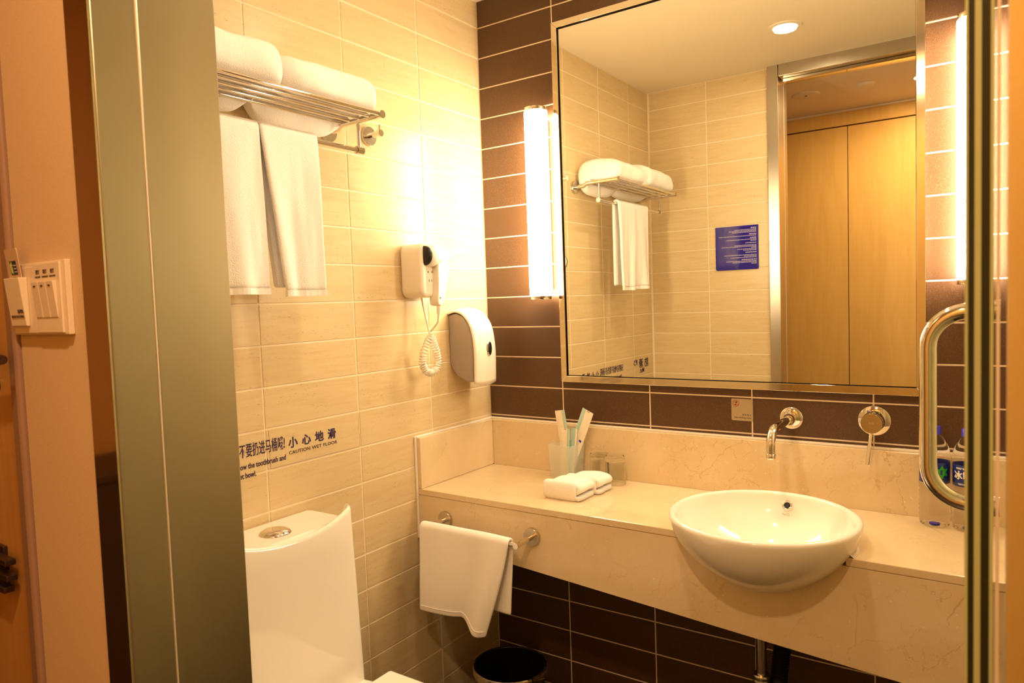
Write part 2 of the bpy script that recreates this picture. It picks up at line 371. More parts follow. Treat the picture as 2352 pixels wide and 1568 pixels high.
# ceiling fittings
def downlight(label, x, y, r, glow, sub=True):
    t = thing('downlight', label, 'light', (x, y, H))
    lathe('trim_ring', [(r*.74, -.001), (r*.76, -.006), (r*.98, -.005), (r*1.03, 0)], (x, y, H), 'paint', t, seg=40)
    lathe('lens', [(0, -.0025), (r*.70, -.0025), (r*.74, -.001)], (x, y, H), glow, t, seg=40)
    return t
downlight('round white downlight lit in the bathroom ceiling, seen in the mirror', .773, -.957, .060, 'glow2')
downlight('round lit downlight in the bathroom ceiling above the basin', .773, -.33, .060, 'glow2')
downlight('small lit downlight in the hall ceiling at the mirror\'s right edge', 1.14, -2.03, .034, 'glow3')
downlight('lit downlight farther along the hall ceiling', 2.2, -2.03, .034, 'glow3')
t = thing('ceiling_speaker', 'round flat ceiling access disc with a small slot, hall ceiling', 'vent', (.62, -2.015, H))
lathe('disc', [(0, -.006), (.060, -.006), (.068, -.003), (.070, 0)], (.62, -2.015, H), 'hallpaint', t)
box('slot', (.615, .627), (-2.018, -2.012), (H-.0075, H-.0055), 'black', t)
t = thing('smoke_detector', 'small round white cover on the hall ceiling beside the larger disc', 'detector', (.90, -2.016, H))
lathe('cover', [(0, -.012), (.030, -.012), (.040, -.008), (.044, 0)], (.90, -2.016, H), 'paint', t)

# ------------------------------------------------------------------ mirror
mi = thing('wall_mirror', 'large steel framed wall mirror above the basin', 'mirror', (.80, 0, K-.17))
x0, x1, z0, z1 = .303, 1.306, K-.1745, K+.938
def frame_bar(o, d0, d1, mt, nm, parent): return prism(nm, o, d0, d1, 'y', mt, parent, bev=.0012)
fw = .0195
frame_bar([(x0, z0), (x1, z0), (x1-fw, z0+fw), (x0+fw, z0+fw)], -.026, 0, 'polsteel', 'frame_bar', mi)
frame_bar([(x0, z1), (x0+fw, z1-fw), (x1-fw, z1-fw), (x1, z1)], -.026, 0, 'polsteel', 'frame_bar', mi)
frame_bar([(x0, z0), (x0+fw, z0+fw), (x0+fw, z1-fw), (x0, z1)], -.026, 0, 'polsteel', 'frame_bar', mi)
frame_bar([(x1, z0), (x1, z1), (x1-fw, z1-fw), (x1-fw, z0+fw)], -.026, 0, 'polsteel', 'frame_bar', mi)
ax0, ax1, az0, az1 = x0+fw, x1-fw, z0+fw, z1-fw
box('glass', (ax0+.0045, ax1-.001), (-.020, -.016), (az0+.0025, az1-.0045), 'mirror', mi)
box('backing', (ax0, ax1), (-.014, -.002), (az0, az1), 'black', mi)

# ------------------------------------------------------------------ wall sconces
def sconce(label, x, zb, zt):
    t = thing('wall_sconce', label, 'light', (x, 0, K+zb), 'tube lamps either side of the mirror')
    y = -.058; r = .0365
    lathe('tube', [(0, .012), (r-.001, .012), (r, .014), (r, zt-zb-.014), (r-.001, zt-zb-.012), (0, zt-zb-.012)], (x, y, K+zb), 'glow', t, seg=40)
    for z in (zb, zt-.012): lathe('end_cap', [(0, 0), (r-.002, 0), (r-.001, .001), (r-.001, .011), (r-.003, .012), (0, .012)], (x, y, K+z), 'chrome', t, seg=40)
    box('wall_bar', (x-.012, x+.012), (-.0225, -.0002), (K+zb+.03, K+zt-.03), 'chrome', t, bev=.002)
    return t
sconce('lit opal tube sconce on the brown tiles left of the mirror', .2585, .088, .682)
sconce('lit opal tube sconce right of the mirror, partly behind the glass door', 1.4045, .088, .682)

# ------------------------------------------------------------------ marble vanity
CT = K-.468; FY = -.388
BX, BY, BR, BZ, BH = 1.0115, -.3565, .2053, K-.410, .172
def brad(z):                    # outer radius of the bowl at height z
    kk = (BZ-z)/BH
    return BR*(1-kk**1.8)**(1/1.5) if 0 <= kk < 1 else 0
va = thing('vanity_counter', 'cream marble vanity counter with deep apron and upstands', 'counter', (.95, -.2, CT-.2))
rr = brad(CT)-.006; dy = FY-BY; hx = math.sqrt(rr*rr-dy*dy)
arc = []
a0 = math.atan2(dy, -hx); a1 = math.atan2(dy, hx)      # both just below the x axis
a0 = a0 % (2*PI)
for i in range(41):
    a = a0+((a1 % (2*PI))-2*PI-a0)*i/40 if False else a0+(a1-a0)*i/40
    arc.append((BX+rr*math.cos(a), BY+rr*math.sin(a)))
out = [(0.003, FY)]+arc+[(1.9, FY), (1.9, -.021), (0.021, -.021), (.003, -.021)]
ctop = prism('worktop', out, CT-.018, CT, 'z', 'marble', va, bev=.002)
# apron: bottom edge drops slowly to the right
zb0, zb1 = K-.6156, K-.6156-.0715*1.9
not_ = []
for i in range(25):
    zz = CT-.0185-(CT-.0185-(BZ-BH))*i/24; q = max(brad(zz)-.006, .0)**2-.0315**2
    not_.append((math.sqrt(q) if q > 0 else 0, zz))
not_ = [q for q in not_ if q[0] > .004]
outl = [(0.003, CT-.0185)]+[(BX-h, z) for h, z in not_]+[(BX+h, z) for h, z in reversed(not_)]+[(1.9, CT-.0185), (1.9, zb1), (.003, zb0)]
prism('apron', outl, FY+.001, FY+.019, 'y', 'marble', va, bev=.001)
SP = K-.3135
box('back_upstand', (.0205, 1.9), (-.020, -.0003), (CT-.01, SP), 'marble', va, bev=.002)
box('side_upstand', (.0003, .0200), (FY, -.0003), (CT+.0003, SP), 'marble', va, bev=.002)
box('caulk_bead', (.0, 1.9), (-.012, -.0001), (SP-.0005, SP+.006), 'caulk', va, bev=.002)
box('caulk_bead', (.0001, .010), (FY-.002, -.012), (SP-.0005, SP+.005), 'caulk', va, bev=.002)
box('caulk_bead', (.0001, .007), (FY-.006, FY+.001), (zb0-.002, SP+.004), 'caulk', va, bev=.002)

# ------------------------------------------------------------------ basin
ba = thing('wash_basin', 'round white porcelain semi-recessed wash basin in the marble counter', 'basin', (BX, BY, BZ-BH))
prof = [(0, -BH)]
for i in range(1, 33):
    kk = 1-(i/32)**1.6; kk = max(kk, 0); z = -BH*kk; prof.append((brad(BZ+z) if kk > 0 else BR, z))
prof[-1] = (BR-.0005, -.003)
prof += [(BR-.003, 0.0005), (BR-.008, .002), (BR-.013, .001), (BR-.016, -.003)]
for i in range(1, 30):
    a = (i/29)**.8; z = -.003-(BH-.022)*math.sin(a*PI/2)**1.4; q_ = min((-z-.003)/(BH-.022), 1); rI = (BR-.0165)*(1-q_**1.8)**(1/1.5) if i < 29 else 0
    prof.append((max(rI, 0), z))
lathe('bowl', prof, (BX, BY, BZ), 'porcelain', ba, seg=96)
# overflow ring at the back of the bowl
def torus(name, c, R1, r1, axis_v, mt, parent, seg=32):
    ax = Vector(axis_v).normalized(); u = ax.orthogonal().normalized(); v_ = ax.cross(u)
    return tube(name, [Vector(c)+(u*math.cos(2*PI*i/seg)+v_*math.sin(2*PI*i/seg))*R1 for i in range(seg)], r1, mt, parent, 10, closed=True)
oc = Vector((1.0235, BY+.176, K-.4345)); on = Vector((0, -.86, .5))
ovr = torus('overflow_ring', oc, .0098, .0028, on, 'chrome', ba)
u = on.normalized().orthogonal().normalized()
hole = tube('overflow_hole', [oc+on.normalized()*-.001, oc+on.normalized()*.0005], .0085, 'black', ovr, 20)
mx = Matrix(((1, 0, 0), (0, .5, -.86), (0, .86, .5))).normalized()
text('logo_print', 'hcG', oc+Vector((-.009, -.0115, -.0225)), .009, mx, 'gplastic', ba, sx=1.1, depth=.0001)
lathe('drain', [(0, .0), (.018, 0), (.021, -.002)], (BX, BY, BZ-BH+.0205), 'chrome', ba, seg=32)
rg = lathe('caulk_ring', [(rr-.004, .0003), (rr+.016, .0003), (rr+.012, .0035), (rr+.004, .005)], (BX, BY, CT), 'caulk', ba, seg=80, closed=True)
# cut the part of the ring that would hang in front of the counter
bm = bmesh.new(); bm.from_mesh(rg.data)
bmesh.ops.bisect_plane(bm, geom=bm.verts[:]+bm.edges[:]+bm.faces[:], plane_co=(0, FY+.001, 0), plane_no=(0, -1, 0), clear_outer=True); bm.to_mesh(rg.data); bm.free()

# ------------------------------------------------------------------ taps
sp = thing('wall_spout', 'curved chrome wall spout above the basin', 'tap', (.994, 0, K-.249))
lathe('flange', [(0, 0), (.0305, 0), (.0305, -.003), (.028, -.006), (.019, -.008), (.019, -.013), (.015, -.0145), (.015, -.020), (0, -.020)], (.994, -.0002, K-.249), 'chrome', sp, 'y', 40)
pth = [(.994, -.010, K-.249), (.994, -.168, K-.2475)]
for i in range(1, 11):
    a = PI/2*i/10; pth.append((.994, -.168-.042*math.sin(a), K-.2475-.042*(1-math.cos(a))))
pth.append((.994, -.210, K-.3155))
tube('pipe', pth, .0107, 'chrome', sp, 20)
lathe('nozzle', [(0, .002), (.0085, .002), (.0109, 0), (.0112, .001), (.0112, .012), (.0107, .0125)], (.994, -.210, K-.3165), 'chrome', sp, seg=28)
lathe('collar', [(.0108, 0), (.0145, -.001), (.0145, -.010), (.0122, -.014), (.0108, -.014)], (.994, -.021, K-.249), 'chrome', sp, 'y', 28)
mxr = thing('mixer_handle', 'round chrome mixer knob with thin lever on the brown tiles', 'tap', (1.192, 0, K-.243))
lathe('flange', [(0, 0), (.0375, 0), (.0375, -.0015), (.0365, -.0025), (0, -.0025)], (1.192, -.0002, K-.243), 'chrome', mxr, 'y', 56)
lathe('sleeve', [(0, 0), (.0255, 0), (.0255, -.012), (.0235, -.014), (.0235, -.018), (0, -.018)], (1.192, -.0028, K-.243), 'chrome', mxr, 'y', 48)
kn_ = lathe('knob', [(0, 0), (.0235, 0), (.0245, -.001), (.0245, -.027), (.0238, -.028), (0, -.028)], (1.192, -.0215, K-.243), 'chrome', mxr, 'y', 48)
rod('lever', (1.190, -.037, K-.264), (1.184, -.060, K-.343), .0046, 'chrome', mxr)
text('engraving', 'hcG', (1.186, -.0498, K-.244), .007, '-y', 'gplastic', kn_, depth=.0001)

# non-drinking water plate
pl = thing('water_sign', 'small champagne Non-drinking water plate on the brown tiles', 'sign', (.865, 0, K-.235))
prism('plate', rrect(.8345, .8935, K-.2655, K-.2045, .003), -.0022, -.0001, 'y', 'tan', pl, bev=.0005)
torus('prohibition_ring', (.8475, -.0024, K-.2175), .0083, .0007, (0, 1, 0), 'red', pl)
rod('prohibition_bar', (.8417, -.0024, K-.2117), (.8533, -.0024, K-.2233), .0007, 'red', pl, 6)
lathe('tap_icon', [(0, 0), (.0024, 0), (.0024, -.0003), (0, -.0003)], (.8488, -.0022, K-.2142), 'ink2', pl, 'y', 12)
lathe('cup_icon', [(0, 0), (.002, 0), (.002, -.0003), (0, -.0003)], (.8462, -.0022, K-.2212), 'ink2', pl, 'y', 12)
text('lettering', '非 饮 用 水', (.8895, -.0023, K-.2505), .0052, '-y', 'ink2', pl, .00008, align='RIGHT')
text('lettering', 'Non-drinking water', (.8895, -.0023, K-.2585), .0063, '-y', 'ink2', pl, .00006, align='RIGHT', sx=.92)

# ------------------------------------------------------------------ stickers on the left wall
s1 = thing('caution_sticker', 'clear tile sticker reading CAUTION WET FLOOR in violet letters', 'sticker', (0, -.76, K-.25))
text('lettering', '小 心 地 滑', (.0004, -.8455, K-.2555), .0285, 'x', 'ink', s1, .0007, sx=1.0, spacing=1.18)
text('lettering', 'CAUTION WET FLOOR', (.0004, -.8455, K-.2735), .0118, 'x', 'ink2', s1, .00016, sx=1.19, spacing=1.08)
M['clear'] = mat('clear_film', (.70, .56, .34), .2)
fr_ = [box('e', (0.0002, .0005), (-.9005, -.8997), (K-.2968, K-.2045), 'ink2'), box('e', (0.0002, .0005), (-.9005, -.6095), (K-.2972, K-.2966), 'ink2'), box('e', (0.0002, .0005), (-.6102, -.6095), (K-.2968, K-.2045), 'ink2')]
joined('film_edge', fr_, 'gplastic', s1)
s2 = thing('toilet_notice_sticker', 'violet lettering about the toothbrush and toilet bowl above the toilet', 'sticker', (0, -1.0, K-.26))
text('lettering', '牙刷等杂物请不要扔进马桶哦!', (.0004, -.8545, K-.2535), .0345, 'x', 'ink', s2, .0003, sx=.515, align='RIGHT')
text('lettering', "Please don't throw the toothbrush and", (.0004, -.8545, K-.2835), .0185, 'x', 'ink', s2, .0003, sx=.74, align='RIGHT')
text('lettering', 'others into the toilet bowl.', (.0004, -.9405, K-.3045), .0185, 'x', 'ink', s2, .0003, sx=.74, align='RIGHT')
s3 = thing('mat_sticker', 'violet lettering reading Mat near the room corner, seen in the mirror', 'sticker', (0, -1.27, K-.25))
text('lettering', '防 滑 垫', (.0004, -1.375, K-.256), .046, 'x', 'ink', s3, .0012, sx=1.06)
text('lettering', 'Mat', (.0004, -1.325, K-.285), .034, 'x', 'ink', s3, .0004)

# blue notice on the front wall (seen mirrored)
nb = thing('blue_notice', 'square blue acrylic notice with pale lines on the beige tiles', 'sign', (.43, D, K+.3))
box('panel', (.3315, .531), (D+.0005, D+.005), (K+.1945, K+.398), 'blue', nb, bev=.001)
random.seed(3); y = K+.384
lines = [(.03, 1), (.10, 0), (.13, 0), (.115, 0), None, (.035, 1), (.175, 0), None, (.028, 1), (.14, 0), (.03, 0), None, (.05, 0), None, (.10, 0), (.165, 0), (.025, 0), (.088, 0), (.06, 0), None, (.05, 1), None, (.15, 0), (.057, 0), (.12, 0), None, (.068, 1), (.145, 0), (.11, 0), (.025, 0)]
bars = []
for L in lines:
    if L is None: y -= .0045; continue
    x = .522; end = x-L[0]
    while x > end+.004:
        wd = random.uniform(.004, .012); wd = min(wd, x-end)
        bars.append(box('e', (x-wd, x), (D+.0045, D+.0053), (y, y+(.0032 if L[1] else .0022)), 'pale')); x -= wd+.0016
    y -= .0066 if L[1] else .0058
    if y < K+.205: break
# the writing starts at the panel's left as one faces it
for b_ in bars:
    b_.data.transform(Matrix.Translation((0, 0, 0)))
joined('small_print', bars, 'pale', nb)
for cx, cz in ((.334, K+.1975), (.5285, K+.1975)):
    lathe('corner_pin', [(0, .002), (.002, .002), (.002, 0), (0, 0)], (cx, D+.0045, cz), 'chrome', nb, 'y', 12)
nb_ = nb

# ------------------------------------------------------------------ towel rack on the left wall
RY0, RY1 = -.672, -1.285; RZ = K+.5535
rk = thing('towel_rack', 'chrome tubular towel shelf and rail on the beige wall', 'rack', (0, -.98, RZ))
for yy in (RY0, RY1):
    lathe('flange', [(0, 0), (.0265, 0), (.0265, .007), (.0255, .009), (0, .009)], (.0002, yy, K+.543), 'satin', rk, 'x', 40)
    tube('arm', [(.008, yy, K+.543), (.045, yy, K+.5445), (.06, yy, RZ), (.200, yy, RZ+.001)], [.0085, .0085, .0088, .0088], 'chrome', rk, 18)
    rod('end_cap', (.200, yy, RZ+.001), (.2025, yy, RZ+.001), .0098, 'satin', rk, 20)
    rod('hanger', (.1155, yy, RZ-.006), (.1155, yy, K+.486), .0042, 'chrome', rk, 12)
    s_ = 1 if yy == RY0 else -1
    rod('rail_end', (.1155, yy-.009*s_, K+.4795), (.1155, yy+.011*s_, K+.4795), .0098, 'chrome', rk, 20)
for i, x in enumerate((.062, .096, .130, .164, .196)):
    rod('shelf_rod', (x, RY0, RZ+.002), (x, RY1, RZ+.002), .0044 if i < 4 else .0052, 'chrome', rk, 12)
rod('rail', (.1155, RY0-.01, K+.4795), (.1155, RY1+.01, K+.4795), .0062, 'chrome', rk, 16)
hk = thing('robe_hook', 'single chrome peg hook beside the towel rack', 'hook', (0, -.525, K+.557))
lathe('flange', [(0, 0), (.0265, 0), (.0265, .006), (.0255, .008), (0, .008)], (.0002, -.526, K+.5565), 'satin', hk, 'x', 40)
rod('peg', (.006, -.526, K+.5565), (.030, -.526, K+.5575), .0085, 'chrome', hk, 20)
rod('peg_head', (.0302, -.526, K+.5575), (.052, -.526, K+.5585), .0095, 'chrome', hk, 20)
rod('peg_stud', (.044, -.526, K+.567), (.044, -.526, K+.581), .0032, 'chrome', hk, 12)

# ------------------------------------------------------------------ towels
def nz3(p, s, o=0): return noise.noise(Vector(p)*s+Vector((o, o*1.7, o*.3)))
def pillow(name, loop, y0, y1, material, parent, seed=0, rnd=.03, amp=.004, ny=30, zfloor=-9):
    """closed loop in (x,z) swept along y with rounded ends and soft lumps"""
    n = len(loop); cx = sum(p[0] for p in loop)/n; cz = sum(p[1] for p in loop)/n; vs = []; fs = []
    ys = []
    for i in range(ny+1):
        t = i/ny; t = .5-.5*math.cos(PI*t); ys.append(y0+(y1-y0)*t)
    for y in ys:
        d = min(y-min(y0, y1), max(y0, y1)-y); s = 1 if d >= rnd else math.sqrt(max(0, 1-((rnd-d)/rnd)**2))
        s = .62+.38*s
        for x, z in loop:
            px, pz = cx+(x-cx)*s, cz+(z-cz)*s
            nn = nz3((px, y, pz), 9, seed)*amp+nz3((px, y, pz), 28, seed)*amp*.4
            dx, dz = px-cx, pz-cz; L = math.hypot(dx, dz)+1e-6
            q_ = pz+dz/L*nn
            if q_ < zfloor: q_ = zfloor+(q_-zfloor)*math.sqrt(max(0.0, 1-max(0.0, (.075-d)/.075)**2))
            vs.append((px+dx/L*nn, y, q_))
    m_ = len(ys)
    for i in range(m_-1):
        for j in range(n): fs.append((i*n+j, i*n+(j+1) % n, (i+1)*n+(j+1) % n, (i+1)*n+j))
    for i in (0, m_-1):
        c0 = len(vs); vs.append((cx, ys[i]+(.004 if i == 0 else -.004)*(1 if y0 > y1 else -1), cz))
        for j in range(n): fs.append((i*n+j, i*n+(j+1) % n, c0))
    o = raw(name, vs, fs, material, parent, True)
    sd = o.modifiers.new('s', 'SUBSURF'); sd.levels = 1; sd.render_levels = 1
    return o
def cr(pts, sub=4):
    """closed catmull-rom"""
    n = len(pts); out = []
    for i in range(n):
        p0, p1, p2, p3 = [Vector(pts[(i+q) % n]) for q in (-1, 0, 1, 2)]
        for s in range(sub):
            t = s/sub; out.append(tuple(.5*((2*p1)+(-p0+p2)*t+(2*p0-5*p1+4*p2-p3)*t*t+(-p0+3*p1-3*p2+p3)*t**3)))
    return out
def bath_towel(label, y0, y1, hz, seed, droop):
    t = thing('bath_towel', label, 'towel', (.11, (y0+y1)/2, RZ), 'folded bath towels on the rack')
    b0 = RZ+.0075
    lp = cr([(.200, b0+.012), (.204, b0+.04), (.192, b0+hz-.020), (.150, b0+hz), (.085, b0+hz+.006), (.035, b0+hz-.004), (.012, b0+hz*.55), (.010, b0-.008), (.024, b0-droop), (.046, b0-droop*.9), (.056, b0-.014), (.064, b0), (.125, b0-.001), (.180, b0)], 4)
    pillow('fold', lp, y0, y1, 'towel', t, seed, rnd=.034, amp=.008, zfloor=b0-.004)
    return t
bath_towel('folded white bath towel at the right end of the rack', -.672, -.9475, .083, 3, .044)
bath_towel('folded white bath towel at the left end of the rack', -.9485, -1.262, .094, 11, .034)

def drape(name, ys, rail, zf, zb, material, parent, r=.011, ply=.006, skew=0.0, fold=.004, seed=0, nu=26, flare=0, hem=True, axis='y', bottom=None):
    """towel over a rail: grid, rows go front bottom -> over the rail -> back bottom. ys=(top0,top1,bot0,bot1)"""
    rx, rz = rail; path = []
    nF = 26
    for i in range(nF): t = i/nF; path.append(('f', t))
    for i in range(9): path.append(('o', i/8))
    for i in range(1, nF+1): path.append(('b', i/nF))
    vs = []; cols = nu+1
    for kind, t in path:
        for j in range(cols):
            s = j/nu
            if kind == 'f':
                bz = zf if bottom is None else bottom(s)
                z = bz+(rz-bz)*t; q = 1-t; x = rx+r+flare*q
            elif kind == 'o':
                a = PI*t; x = rx+r*math.cos(a); z = rz+r*math.sin(a); q = 0
            else:
                z = rz+(zb-rz)*t; q = t; x = rx-r-flare*.3*q
            y = (ys[0]+(ys[1]-ys[0])*s)*(1-q)+(ys[2]+(ys[3]-ys[2])*s)*q
            wv = math.sin(s*PI*2.3+seed)*fold*q+nz3((s*2, z*2.2, seed), 1.6, seed)*fold*1.3*q+nz3((s*6, z*9, seed), 1, seed)*.0012
            p = (x+(wv if kind == 'f' else -wv*.3), y, z)
            if axis == 'x': p = (y, p[0], z)
            vs.append(p)
    fs = [(i*cols+j, i*cols+j+1, (i+1)*cols+j+1, (i+1)*cols+j) for i in range(len(path)-1) for j in range(nu)]
    o = raw(name, vs, fs, material, parent, True)
    so = o.modifiers.new('t', 'SOLIDIFY'); so.thickness = ply; so.offset = 0
    sd = o.modifiers.new('s', 'SUBSURF'); sd.levels = 1; sd.render_levels = 1
    return o
def hem_strip(name, y0, y1, x, z, parent, hgt=.011, material='flat_towel', axis='y', fn=None):
    n = 16; vs = []; fs = []
    for i in range(n+1):
        s = i/n; y = y0+(y1-y0)*s; xx = x + (fn(s) if fn else 0)
        for dx, dz in ((.0044, 0), (.0044, hgt), (-.0044, hgt), (-.0044, 0)):
            a = .0008*math.sin(s*40); p = (xx+dx+a, y, z+dz) if axis == 'y' else (y, xx+dx+a, z+dz)
            vs.append(p)
    for i in range(n):
        for j in range(4): fs.append((i*4+j, i*4+(j+1) % 4, (i+1)*4+(j+1) % 4, (i+1)*4+j))
    fs += [(0, 1, 2, 3), tuple(n*4+j for j in range(4))]
    return raw(name, vs, fs, material, parent, False)
def hand_towel(label, ys, zf, zb, seed, zbm=None):
    t = thing('hand_towel', label, 'towel', (.1155, (ys[0]+ys[1])/2, K+.49), 'hand towels hanging under the rack')
    ck_ = drape('cloth', ys, (.1155, K+.4795), K+zf+.008, K+zb, 'towel', t, r=.0125, ply=.011, fold=.010, seed=seed, flare=.006)
    q = seed
    hem_strip('hem', ys[2], ys[3], .1155+.0125+.006, K+zf-.004, ck_, .0135, fn=lambda s: math.sin(s*PI*2.3+seed)*.010+nz3((s*2, (K+zf+.008)*2.2, seed), 1.6, seed)*.013)
    return t
hand_towel('long white towel hanging nearer the hair dryer under the rack', (-.818, -.975, -.822, -.935), .119, .135, 1.0)
hand_towel('long white towel hanging next to the door jamb under the rack', (-.978, -1.115, -.968, -1.105), .124, .14, 4.0)

# ------------------------------------------------------------------ towel bar on the apron with a small towel
tb = thing('towel_bar', 'short chrome towel bar on the marble apron', 'towel bar', (.26, FY, K-.548))
BYB = -.462
for x in (.109, .412):
    z = K-.5465-.003*(x > .3)
    lathe('flange', [(0, 0), (.0245, 0), (.0245, -.006), (.0235, -.008), (0, -.008)], (x, FY-.0002, z), 'satin', tb, 'y', 40)
    rod('post', (x, FY-.006, z), (x, BYB-.009, z-.001), .0082, 'chrome', tb, 20)
rod('bar', (.100, BYB, K-.5475), (.418, BYB, K-.5505), .0062, 'chrome', tb, 16)
ht = thing('small_towel', 'small white towel draped over the bar below the counter', 'towel', (.24, BYB, K-.54))
def botm(s):          # s: 0 left .. 1 right
    return K-.790+.010*s-.0*s if s < .62 else K-.784-.034*math.sin((s-.62)/.38*PI*.62)
def small_drape():
    nu = 30; cols = nu+1; path = [('f', i/26) for i in range(26)]+[('o', i/8) for i in range(9)]+[('b', i/20) for i in range(1, 21)]
    vs = []; rz = K-.549; r = .012
    for kind, t in path:
        for j in range(cols):
            s = j/nu
            if kind == 'f':
                bz = botm(s); z = bz+(rz-bz)*t; q = 1-t; y = BYB-r-.004*q
                y -= (.020*math.exp(-((s-.88)/.10)**2)-.012*math.exp(-((s-.64)/.09)**2)+.006*math.sin(s*5))*q**.8
                xl = .083-.006*q; xr = .392-.082*q**1.2
            elif kind == 'o':
                a = PI*t; z = rz+r*math.sin(a); y = BYB-r*math.cos(a); q = 0; xl, xr = .083, .392
            else:
                z = rz+(K-.752-rz)*t; q = t; y = min(BYB+r+.004*q, FY-.008); xl, xr = .085, .392-.018*q
            x = xl+(xr-xl)*s
            y += nz3((x*8, z*7, 3), 1)*.003*q
            vs.append((x, y, z+nz3((x*9, 1, 2), 1)*.002))
    fs = [(i*cols+j, i*cols+j+1, (i+1)*cols+j+1, (i+1)*cols+j) for i in range(len(path)-1) for j in range(nu)]
    o = raw('cloth', vs, fs, 'flat_towel', ht, True)
    so = o.modifiers.new('t', 'SOLIDIFY'); so.thickness = .008; so.offset = 0
    sd = o.modifiers.new('s', 'SUBSURF'); sd.levels = 1; sd.render_levels = 1
    # stitched hem line along the front edge
    tube('hem_stitch', [Vector(vs[2*cols+j])+Vector((0, -.0052, -.002)) for j in range(1, nu)], .0012, 'flat_towel', o, 6)
small_drape()

# ------------------------------------------------------------------ hair dryer
hd = thing('hair_dryer', 'white wall-mounted hair dryer with coiled cord', 'hair dryer', (0, -.36, K+.18))
bs = prism('wall_base', rrect(-.422, -.312, K+.105, K+.262, .024, 6), .0003, .086, 'x', 'wplastic', hd, bev=.011, seg=4, smooth=True)
sk = box('socket_panel', (.0858, .0868), (-.402, -.372), (K+.142, K+.190), 'wplastic', hd, bev=.0006)
for yy in (-.3955, -.3785): 
    box('socket_slot', (.0866, .0872), (yy-.0016, yy+.0016), (K+.176, K+.182), 'ink2', sk)
for yy in (-.3925, -.3815): box('socket_slot', (.0866, .0872), (yy-.001, yy+.001), (K+.150, K+.158), 'ink2', sk)
gun = []
lathe('intake', [(0, -.002), (.020, -.001), (.0265, .001), (.0285, .004), (.0285, .012), (0, .012)], (.083, -.412, K+.2255), 'black', hd, 'y', 32)
lathe('barrel', [(.0, .010), (.0285, .010), (.031, .014), (.0335, .026), (.0315, .048), (.027, .068), (.022, .086), (.0205, .102), (.0195, .105), (.016, .103), (.016, .08), (0, .08)], (.083, -.412, K+.2255), 'wplastic', hd, 'y', 40)
# handle: tapered slab from the barrel down and back
hs = [( -.368, K+.215), (-.324, K+.208), (-.333, K+.15), (-.352, K+.088), (-.378, K+.086), (-.374, K+.14)]
prism('handle', cr(hs, 4), .072, .106, 'x', 'wplastic', hd, bev=.009, seg=3, smooth=True)
tube('strain_relief', [(.097, -.366, K+.088), (.096, -.366, K+.068), (.095, -.367, K+.054)], [.0075, .0062, .0042], 'wplastic', hd, 12)
rod('rubber_plug', (.1062, -.3690, K+.103), (.1078, -.3690, K+.103), .0022, 'bronze', hd, 10)
tube('cord', [(.03, -.366, K+.108), (.035, -.362, K+.07), (.04, -.356, K+.03), (.045, -.352, K-.005)], .0028, 'wplastic', hd, 8)
# coiled part: helix along a loop
lp = [(.050, -.351, K-.002), (.050, -.372, K-.030), (.050, -.392, K-.062), (.050, -.396, K-.090), (.050, -.384, K-.112), (.050, -.360, K-.120), (.050, -.336, K-.112), (.050, -.325, K-.088), (.050, -.330, K-.058), (.052, -.346, K-.028), (.056, -.362, K+.002)]
lpV = [Vector(p) for p in lp]
dense = []
for i in range(len(lpV)-1):
    for s in range(10): dense.append(lpV[i].lerp(lpV[i+1], s/10))
for _ in range(4): dense = [dense[0]]+[(dense[i-1]+dense[i]*2+dense[i+1])/4 for i in range(1, len(dense)-1)]+[dense[-1]]
hel = []; turns = 38; nn = turns*10
for i in range(nn+1):
    f = i/nn*(len(dense)-1); a = int(min(f, len(dense)-2)); p = dense[a].lerp(dense[a+1], f-a); tg = (dense[a+1]-dense[a]).normalized()
    e1 = Vector((1, 0, 0)); e2 = tg.cross(e1).normalized(); th = 2*PI*i/10; env = .0095*min(1, i/20, (nn-i)/20+.2)
    hel.append(p+(e1*math.cos(th)+e2*math.sin(th))*env)
tube('coiled_cord', hel, .0021, 'wplastic', hd, 6)
tube('cord', [(.056, -.362, K+.004), (.075, -.358, K+.022), (.090, -.364, K+.034), (.095, -.367, K+.056)], .0028, 'wplastic', hd, 8)

# ------------------------------------------------------------------ soap dispenser
sd_ = thing('soap_dispenser', 'white and grey wall soap dispenser with oval window', 'dispenser', (0, -.155, K-.055))
y0, y1 = -.213, -.099
side = [(.0003, K+.056), (.03, K+.062), (.062, K+.050), (.088, K+.020), (.100, K-.02), (.106, K-.08), (.104, K-.168), (.088, K-.172), (.07, K-.168), (.03, K-.15), (.008, K-.125), (.0003, K-.11)]
side = [(a, b) for a, b in side]
# grey body slightly narrower, white cover wraps front and top
body = [(.0003, K+.0475), (.03, K+.0535), (.059, K+.041), (.081, K+.012), (.091, K-.025), (.0955, K-.08), (.093, K-.162), (.07, K-.164), (.03, K-.148), (.008, K-.122), (.0003, K-.105)]
prism('body', body, y0+.004, y1-.004, 'x' if False else 'y', 'gplastic', sd_, bev=.004, smooth=True)
inner = [(.0003, K+.047), (.030, K+.053), (.059, K+.041), (.081, K+.012), (.091, K-.024), (.0955, K-.08), (.094, K-.169)]
outer = [(.0003, K+.060), (.032, K+.066), (.066, K+.053), (.092, K+.020), (.104, K-.022), (.109, K-.08), (.106, K-.172)]
def open_cr(p, sub=5):
    out = []; n = len(p)
    for i in range(n-1):
        p0, p1, p2, p3 = [Vector(p[min(max(i+q, 0), n-1)]) for q in (-1, 0, 1, 2)]
        for s in range(sub):
            t = s/sub; out.append(.5*((2*p1)+(-p0+p2)*t+(2*p0-5*p1+4*p2-p3)*t*t+(-p0+3*p1-3*p2+p3)*t**3))
    out.append(Vector(p[-1])); return out
oi, ii = open_cr(outer), open_cr(inner)
